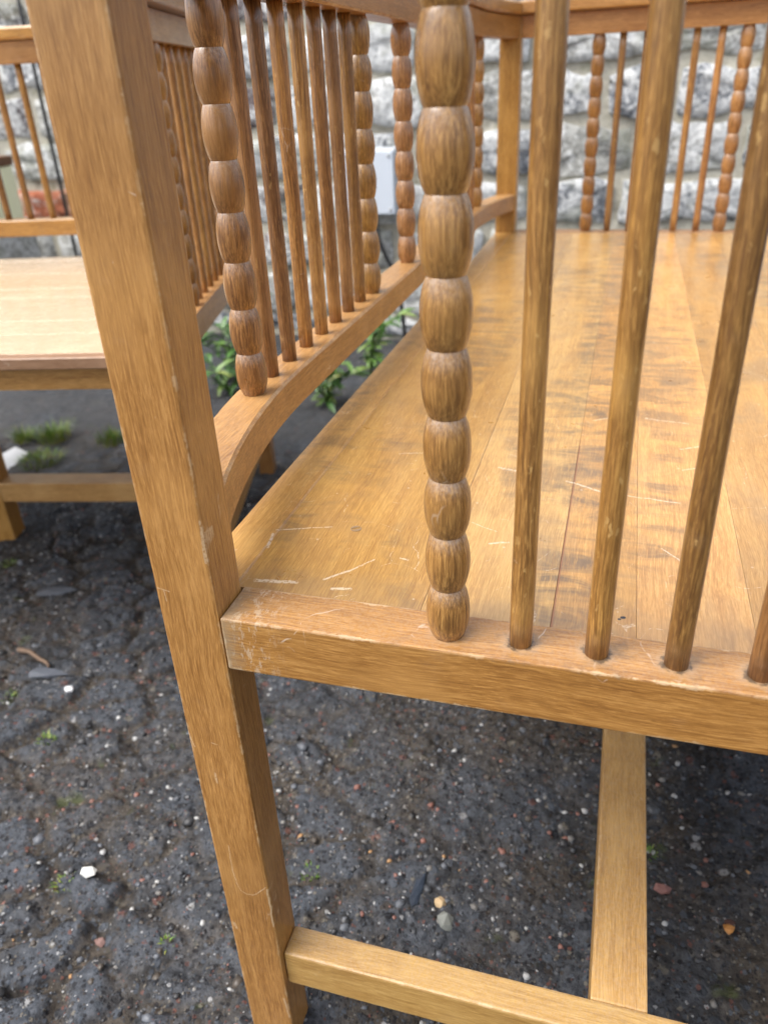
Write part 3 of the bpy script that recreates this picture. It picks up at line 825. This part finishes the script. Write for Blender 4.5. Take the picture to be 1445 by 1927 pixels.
# pale yellow box on a stone block, left edge of the picture
bl = link('stone_block', box_mesh('stone_block', -0.19, 0.16, -0.13, 0.16, -0.02, 0.452, 0.014, 3), STONES[1], None, (-1.93, 1.93, 0.0))
tag(bl, 'pale stone block under the yellow box behind the left settle', 'stone block')
cr = empty('yellow_box', (-1.905, 1.93, 0.4525), 0.1)
tag(cr, 'pale yellow box with a brown lid behind the left settle', 'box')
M_YEL = plain('pale_yellow_paint', (0.98, 0.97, 0.66), 0.5, 0.4, 0.04, 30)
M_BRN = plain('brown_rim', (0.16, 0.075, 0.035), 0.6, 0.4, 0.2)
link('body', box_mesh('body', -0.15, 0.142, -0.11, 0.11, 0.0, 0.170, 0.006, 3), M_YEL, cr)
link('lid', box_mesh('lid', -0.155, 0.147, -0.115, 0.115, 0.1705, 0.200, 0.005, 3), M_BRN, cr)
link('knob', lathe_mesh('knob', [(0.012, 0), (0.012, 0.012), (0.018, 0.016), (0.018, 0.026), (0.010, 0.030)], 16), M_YEL, cr, (0.128, -0.085, 0.200))

# ------------------------------------------------------------------ stones, shards and litter on the ground
def pebble(rr, sx, sy, sz, seed):
    rd = random.Random(seed)
    bm = bmesh.new()
    bmesh.ops.create_icosphere(bm, subdivisions=1, radius=1.0)
    bmesh.ops.rotate(bm, verts=bm.verts, matrix=Euler((rd.uniform(0, 3), rd.uniform(0, 3), 0)).to_matrix())
    for v_ in bm.verts:
        k = rd.uniform(0.66, 1.18)
        v_.co = Vector((v_.co.x * k * sx * rr, v_.co.y * k * sy * rr, v_.co.z * k * sz * rr))
    vs_ = np.array([v_.co[:] for v_ in bm.verts]); fs = np.array([[v_.index for v_ in f.verts] for f in bm.faces])
    bm.free()
    return vs_, fs
PEB = [pebble(1.0, 1.0, random.Random(k).uniform(0.6, 1.0), random.Random(k + 50).uniform(0.40, 0.75), k) for k in range(14)]
def scatter(n_, x0, x1, y0, y1, rmin, rmax, seed, power=2.6):
    rg = np.random.default_rng(seed)
    X = rg.uniform(x0, x1, n_); Y = rg.uniform(y0, y1, n_)
    keep = fbm(X * 7, Y * 7, 90) + 0.25 * rg.random(n_) > 0.50
    X, Y = X[keep], Y[keep]
    Hh = ground_height(X[None, :], Y[None, :])[0][0] - 0.004
    rad = rmin + (rmax - rmin) * rg.random(len(X)) ** power
    VV, FF, off, cid = [], [], 0, []
    for i in range(len(X)):
        v_, f_ = PEB[rg.integers(len(PEB))]
        a = rg.uniform(0, 6.28); ca, sa = math.cos(a), math.sin(a)
        q = v_ * rad[i]
        q = np.stack([q[:, 0] * ca - q[:, 1] * sa + X[i], q[:, 0] * sa + q[:, 1] * ca + Y[i], q[:, 2] + Hh[i] - rad[i] * 0.12], 1)
        VV.append(q); FF.append(f_ + off); off += len(q); cid += [rg.random()] * len(q)
    return np.concatenate(VV), np.concatenate(FF), np.array(cid, np.float32)

t = NT('mixed_pebbles')
p = t.coord('Object')
a_ = t.n.new('ShaderNodeAttribute'); a_.attribute_name = 'tint'
c = t.ramp(a_.outputs['Fac'], [(0.0, (0.030, 0.032, 0.036)), (0.25, (0.060, 0.066, 0.076)), (0.45, (0.115, 0.127, 0.148)), (0.60, (0.075, 0.060, 0.047)), (0.72, (0.25, 0.105, 0.078)), (0.80, (0.20, 0.19, 0.175)), (0.92, (0.48, 0.48, 0.47)), (0.985, (0.42, 0.23, 0.09))], 'CONSTANT')
n = t.noise(p, 300, 4, 0.7)
c = t.mix(t.math('MULTIPLY', n, 0.45), c, (0.05, 0.045, 0.04))
M_PEB = t.set(color=c, rough=t.math('ADD', 0.22, t.math('MULTIPLY', n, 0.4)), spec=0.5, normal=t.bump(n, 0.4, 0.001))
V_, F_, C_ = scatter(16000, -1.15, 0.62, -0.22, 1.05, 0.0010, 0.0056, 3, 3.0)
V2, F2, C2 = scatter(800, -1.15, 0.62, -0.22, 1.05, 0.0045, 0.0110, 5, 2.6)
C2 = C2 * 0.74                                     # the larger chips are mostly dark
V_, F_, C_ = np.concatenate([V_, V2]), np.concatenate([F_, F2 + len(V_)]), np.concatenate([C_, C2])
me = bpy.data.meshes.new('gravel')
me.vertices.add(len(V_)); me.vertices.foreach_set('co', V_.ravel())
me.loops.add(F_.size); me.loops.foreach_set('vertex_index', F_.ravel().astype(np.int32))
me.polygons.add(len(F_)); me.polygons.foreach_set('loop_start', np.arange(0, F_.size, 3).astype(np.int32))
me.update(calc_edges=True)
at = me.attributes.new('tint', 'FLOAT', 'POINT'); at.data.foreach_set('value', C_)
gv = link('gravel', me, M_PEB)
tag(gv, 'loose small stones and grit scattered over the alley floor', 'gravel', kind='stuff')

def loose_stone(name, x, y, r_, sc, color, label, cat, rough=0.6, group=None, rz=0.0):
    v_, f_ = pebble(r_, *sc, seed=int(abs(x * 9131 + y * 733)))
    bm = bmesh.new()
    vv = [bm.verts.new(tuple(q)) for q in v_]
    for f in f_: bm.faces.new([vv[i] for i in f])
    bmesh.ops.subdivide_edges(bm, edges=list(bm.edges), cuts=1, use_grid_fill=True, smooth=0.35)
    me = bpy.data.meshes.new(name); bm.to_mesh(me); bm.free()
    o = link(name, me, plain(name + '_stone', color, rough, 0.5, 0.25, 120, bump=0.4), None, (x, y, gz(x, y) + r_ * sc[2] * 0.45))
    o.rotation_euler = (0, 0, rz)
    return tag(o, label, cat, group)
loose_stone('slate_shard', -0.599, 0.415, 0.040, (1.0, 0.36, 0.14), (0.085, 0.095, 0.115), 'long blue grey slate shard left of the corner post, near a brown twig', 'slate shard', 0.5, 'slate shards', 0.2)
loose_stone('slate_shard', -0.723, 0.619, 0.042, (1.0, 0.30, 0.14), (0.060, 0.066, 0.080), 'dark slate shard on the tarmac in front of the left settle', 'slate shard', 0.5, 'slate shards', 0.45)
loose_stone('slate_shard', 0.077, 0.184, 0.026, (0.26, 1.0, 0.16), (0.030, 0.040, 0.058), 'narrow dark blue slate sliver under the near settle', 'slate shard', 0.35, 'slate shards', -0.1)
loose_stone('loose_stone', 0.116, 0.154, 0.012, (0.85, 1.1, 0.6), (0.20, 0.21, 0.19), 'grey angular stone above the end stretcher of the near settle', 'stone', 0.6, 'loose stones', 0.4)
loose_stone('loose_stone', 0.105, 0.180, 0.009, (1.1, 0.9, 0.6), (0.50, 0.36, 0.20), 'tan stone beside the grey angular stone under the near settle', 'stone', 0.6, 'loose stones')
loose_stone('loose_stone', -0.306, 0.109, 0.011, (1.2, 0.9, 0.5), (0.62, 0.62, 0.58), 'white lump on the tarmac at the lower left', 'stone', 0.8, 'loose stones')
loose_stone('loose_stone', -0.530, 0.385, 0.008, (1.2, 0.8, 0.6), (0.80, 0.82, 0.84), 'bright white pebble right of the long slate shard', 'stone', 0.5, 'loose stones')
loose_stone('loose_stone', -1.240, 1.125, 0.070, (0.8, 1.15, 0.14), (0.55, 0.56, 0.57), 'flat white painted stone by the grass at the left edge', 'stone', 0.8, 'loose stones', 0.5)
loose_stone('loose_stone', -0.250, 0.045, 0.007, (1.2, 0.9, 0.6), (0.17, 0.095, 0.08), 'reddish stone near the bottom left of the corner post', 'stone', 0.7, 'loose stones')
loose_stone('loose_stone', 0.345, 0.255, 0.009, (1.2, 0.9, 0.6), (0.20, 0.09, 0.075), 'red pebble right of the long stretcher', 'stone', 0.6, 'loose stones')
loose_stone('loose_stone', 0.41, 0.22, 0.007, (1.0, 0.9, 0.7), (0.45, 0.20, 0.05), 'orange pebble at the right under the near settle', 'stone', 0.6, 'loose stones')
tw = link('twig', tube('twig', [(x_, y_, gz(x_, y_) + 0.006) for x_, y_ in ((-0.680, 0.455), (-0.655, 0.452), (-0.628, 0.442), (-0.610, 0.436), (-0.600, 0.428))], lambda u: 0.0045 - 0.002 * u, 6), plain('bark', (0.17, 0.115, 0.08), 0.8, 0.3, 0.3))
tag(tw, 'short brown twig lying beside the long slate shard', 'twig')

# ------------------------------------------------------------------ grass and weeds
t = NT('grass_blades')
a_ = t.n.new('ShaderNodeAttribute'); a_.attribute_name = 'tint'
c = t.ramp(a_.outputs['Fac'], [(0.0, (0.36, 0.30, 0.13)), (0.3, (0.27, 0.28, 0.06)), (0.7, (0.13, 0.22, 0.032)), (1.0, (0.08, 0.16, 0.024))])
M_GRASS = t.set(color=c, rough=0.5, spec=0.4)
M_GRASS.node_tree.nodes['Principled BSDF'].inputs['Subsurface Weight'].default_value = 0.0

def tuft(x, y, r_, h_, n_, seed, label, flat=0.5):
    rd = random.Random(seed)
    vs_, fs, tint = [], [], []
    for b in range(n_):
        a = rd.uniform(0, 6.28); q = r_ * math.sqrt(rd.random())
        px, py = q * math.cos(a), q * math.sin(a)
        lean = rd.uniform(0.1, 1.0) * flat
        dx, dy = math.cos(a + rd.uniform(-0.7, 0.7)) * lean, math.sin(a + rd.uniform(-0.7, 0.7)) * lean
        hh = h_ * rd.uniform(0.45, 1.0); w = rd.uniform(0.0010, 0.0019)
        sx, sy = -dy, dx
        l = math.hypot(sx, sy) or 1; sx, sy = sx / l * w, sy / l * w
        tn = rd.random()
        base = len(vs_)
        for k in range(4):
            u = k / 3
            cx, cy, cz = px + dx * hh * u * u, py + dy * hh * u * u, hh * u * (1 - 0.25 * lean * u)
            f = 1 - 0.9 * u
            vs_ += [(cx - sx * f, cy - sy * f, cz), (cx + sx * f, cy + sy * f, cz)]
            tint += [min(1, tn * (0.4 + 0.8 * u) + (0.3 if u > 0.3 else 0.0))] * 2
        for k in range(3): fs.append((base + 2 * k, base + 2 * k + 1, base + 2 * k + 3, base + 2 * k + 2))
    me = mesh('grass_tuft', vs_, fs)
    at = me.attributes.new('tint', 'FLOAT', 'POINT'); at.data.foreach_set('value', np.array(tint, np.float32))
    o = link('grass_tuft', me, M_GRASS, None, (x, y, gz(x, y) - 0.002))
    return tag(o, label, 'grass tuft', 'grass tufts in the alley floor')
tuft(-1.28, 1.235, 0.030, 0.042, 140, 1, 'leftmost grass tuft, beside the white painted stone', 0.9)
tuft(-1.205, 1.262, 0.045, 0.052, 220, 2, 'larger bright grass tuft between the two other tufts in its row', 0.9)
tuft(-1.035, 1.280, 0.040, 0.045, 180, 3, 'grass tuft nearest the corner post behind the left stretcher')
tuft(-1.150, 1.130, 0.060, 0.022, 300, 4, 'low mossy yellow green patch just above the left stretcher', 1.3)
tuft(-0.051, 0.177, 0.010, 0.008, 34, 5, 'small green sprig right of the corner post, under the near settle', 1.1)
tuft(-0.330, 0.092, 0.011, 0.008, 60, 6, 'tiny green sprig left of the white lump', 1.3)
tuft(-0.500, 0.290, 0.012, 0.007, 50, 7, 'tiny yellow green sprig on the tarmac lower left', 1.3)
tuft(-0.890, 0.690, 0.012, 0.012, 60, 8, 'little green sprig at the left edge below the middle leg', 1.2)
tuft(-0.620, 0.355, 0.012, 0.010, 50, 9, 'faint moss sprig just below the long slate shard', 1.3)
tuft(-0.175, 0.060, 0.008, 0.006, 30, 10, 'small green sprig close to the foot of the corner post', 1.3)
tuft(0.330, 0.300, 0.008, 0.009, 36, 11, 'small green sprig right of the long stretcher', 1.2)

def leaf_mesh(L_, w_, lobes):
    vs_, fs = [], []
    n_ = 8
    for i in range(n_ + 1):
        u = i / n_
        hw = w_ * math.sin(math.pi * min(1, u * 0.96 + 0.03)) ** 0.8
        if lobes: hw *= 0.62 + 0.38 * abs(math.sin(u * math.pi * lobes))
        z = 0.10 * L_ * math.sin(u * 2.4) - 0.28 * L_ * u * u
        vs_ += [(u * L_, -hw, z + 0.18 * hw), (u * L_, 0, z - 0.10 * hw), (u * L_, hw, z + 0.18 * hw)]
    for i in range(n_):
        a = i * 3
        fs += [(a, a + 3, a + 4, a + 1), (a + 1, a + 4, a + 5, a + 2)]
    return mesh('leaf', vs_, fs, True)
t = NT('weed_leaves')
p = t.coord('Object'); rn = t.rand()
c = t.ramp(rn, [(0.0, (0.030, 0.085, 0.018)), (0.5, (0.060, 0.160, 0.026)), (0.85, (0.130, 0.230, 0.045)), (1.0, (0.24, 0.26, 0.06))])
x_, y_, z_ = t.sep(p)
vein = t.math('SUBTRACT', 1.0, t.step(t.math('ABSOLUTE', y_), 0.0004, 0.0016))
c = t.mix(t.math('MULTIPLY', vein, 0.5), c, (0.16, 0.26, 0.08))
M_LEAF = t.set(color=c, rough=0.42, spec=0.5, normal=t.bump(t.noise(p, 200, 3, 0.6), 0.3, 0.001))
M_STEM = plain('weed_stem', (0.10, 0.16, 0.04), 0.6)
LEAVES = [leaf_mesh(0.085, 0.013, 4), leaf_mesh(0.065, 0.012, 3), leaf_mesh(0.11, 0.014, 6)]
for m_ in LEAVES: m_.materials.append(M_LEAF)
def weed(x, y, h_, spread, n_, seed, label):
    rd = random.Random(seed)
    root = empty('weed', (x, y, gz(x, y)))
    tag(root, label, 'weed', 'weeds at the foot of the wall')
    stems = []
    for s_ in range(5):
        a = rd.uniform(0, 6.28); sp = spread * rd.uniform(0.3, 1.0)
        tip = (sp * math.cos(a), sp * math.sin(a) * 0.6, h_ * rd.uniform(0.6, 1.0))
        pts = bez((0, 0, -0.01), (0, 0, tip[2] * 0.4), (tip[0] * 0.4, tip[1] * 0.4, tip[2] * 0.8), tip, 8)
        stems.append(pts)
        link('stem', tube('stem', pts, lambda u: 0.003 - 0.0018 * u, 5), M_STEM, root)
    for k in range(n_):
        pts = rd.choice(stems); q = pts[rd.randint(1, 8)]
        o = bpy.data.objects.new('leaf', LEAVES[k % 3]); col.objects.link(o); o.parent = root
        o.location = q
        o.rotation_euler = (rd.uniform(-0.5, 0.5), rd.uniform(-0.9, 0.25), rd.uniform(0, 6.28))
        s = rd.uniform(0.40, 0.80); o.scale = (s, s, s)
    return root
weed(-0.945, 1.82, 0.22, 0.15, 100, 1, 'leafy green weed seen left of the first bobbin spindle of the back')
weed(-0.880, 1.68, 0.10, 0.12, 60, 2, 'low green weed in front of the leafy one beside the corner post')
weed(-0.550, 1.64, 0.15, 0.12, 95, 3, 'dark green weed in the gap between back rail and seat')
weed(-0.500, 1.92, 0.22, 0.14, 95, 4, 'dark green weed farther up the gap, close to the wall')
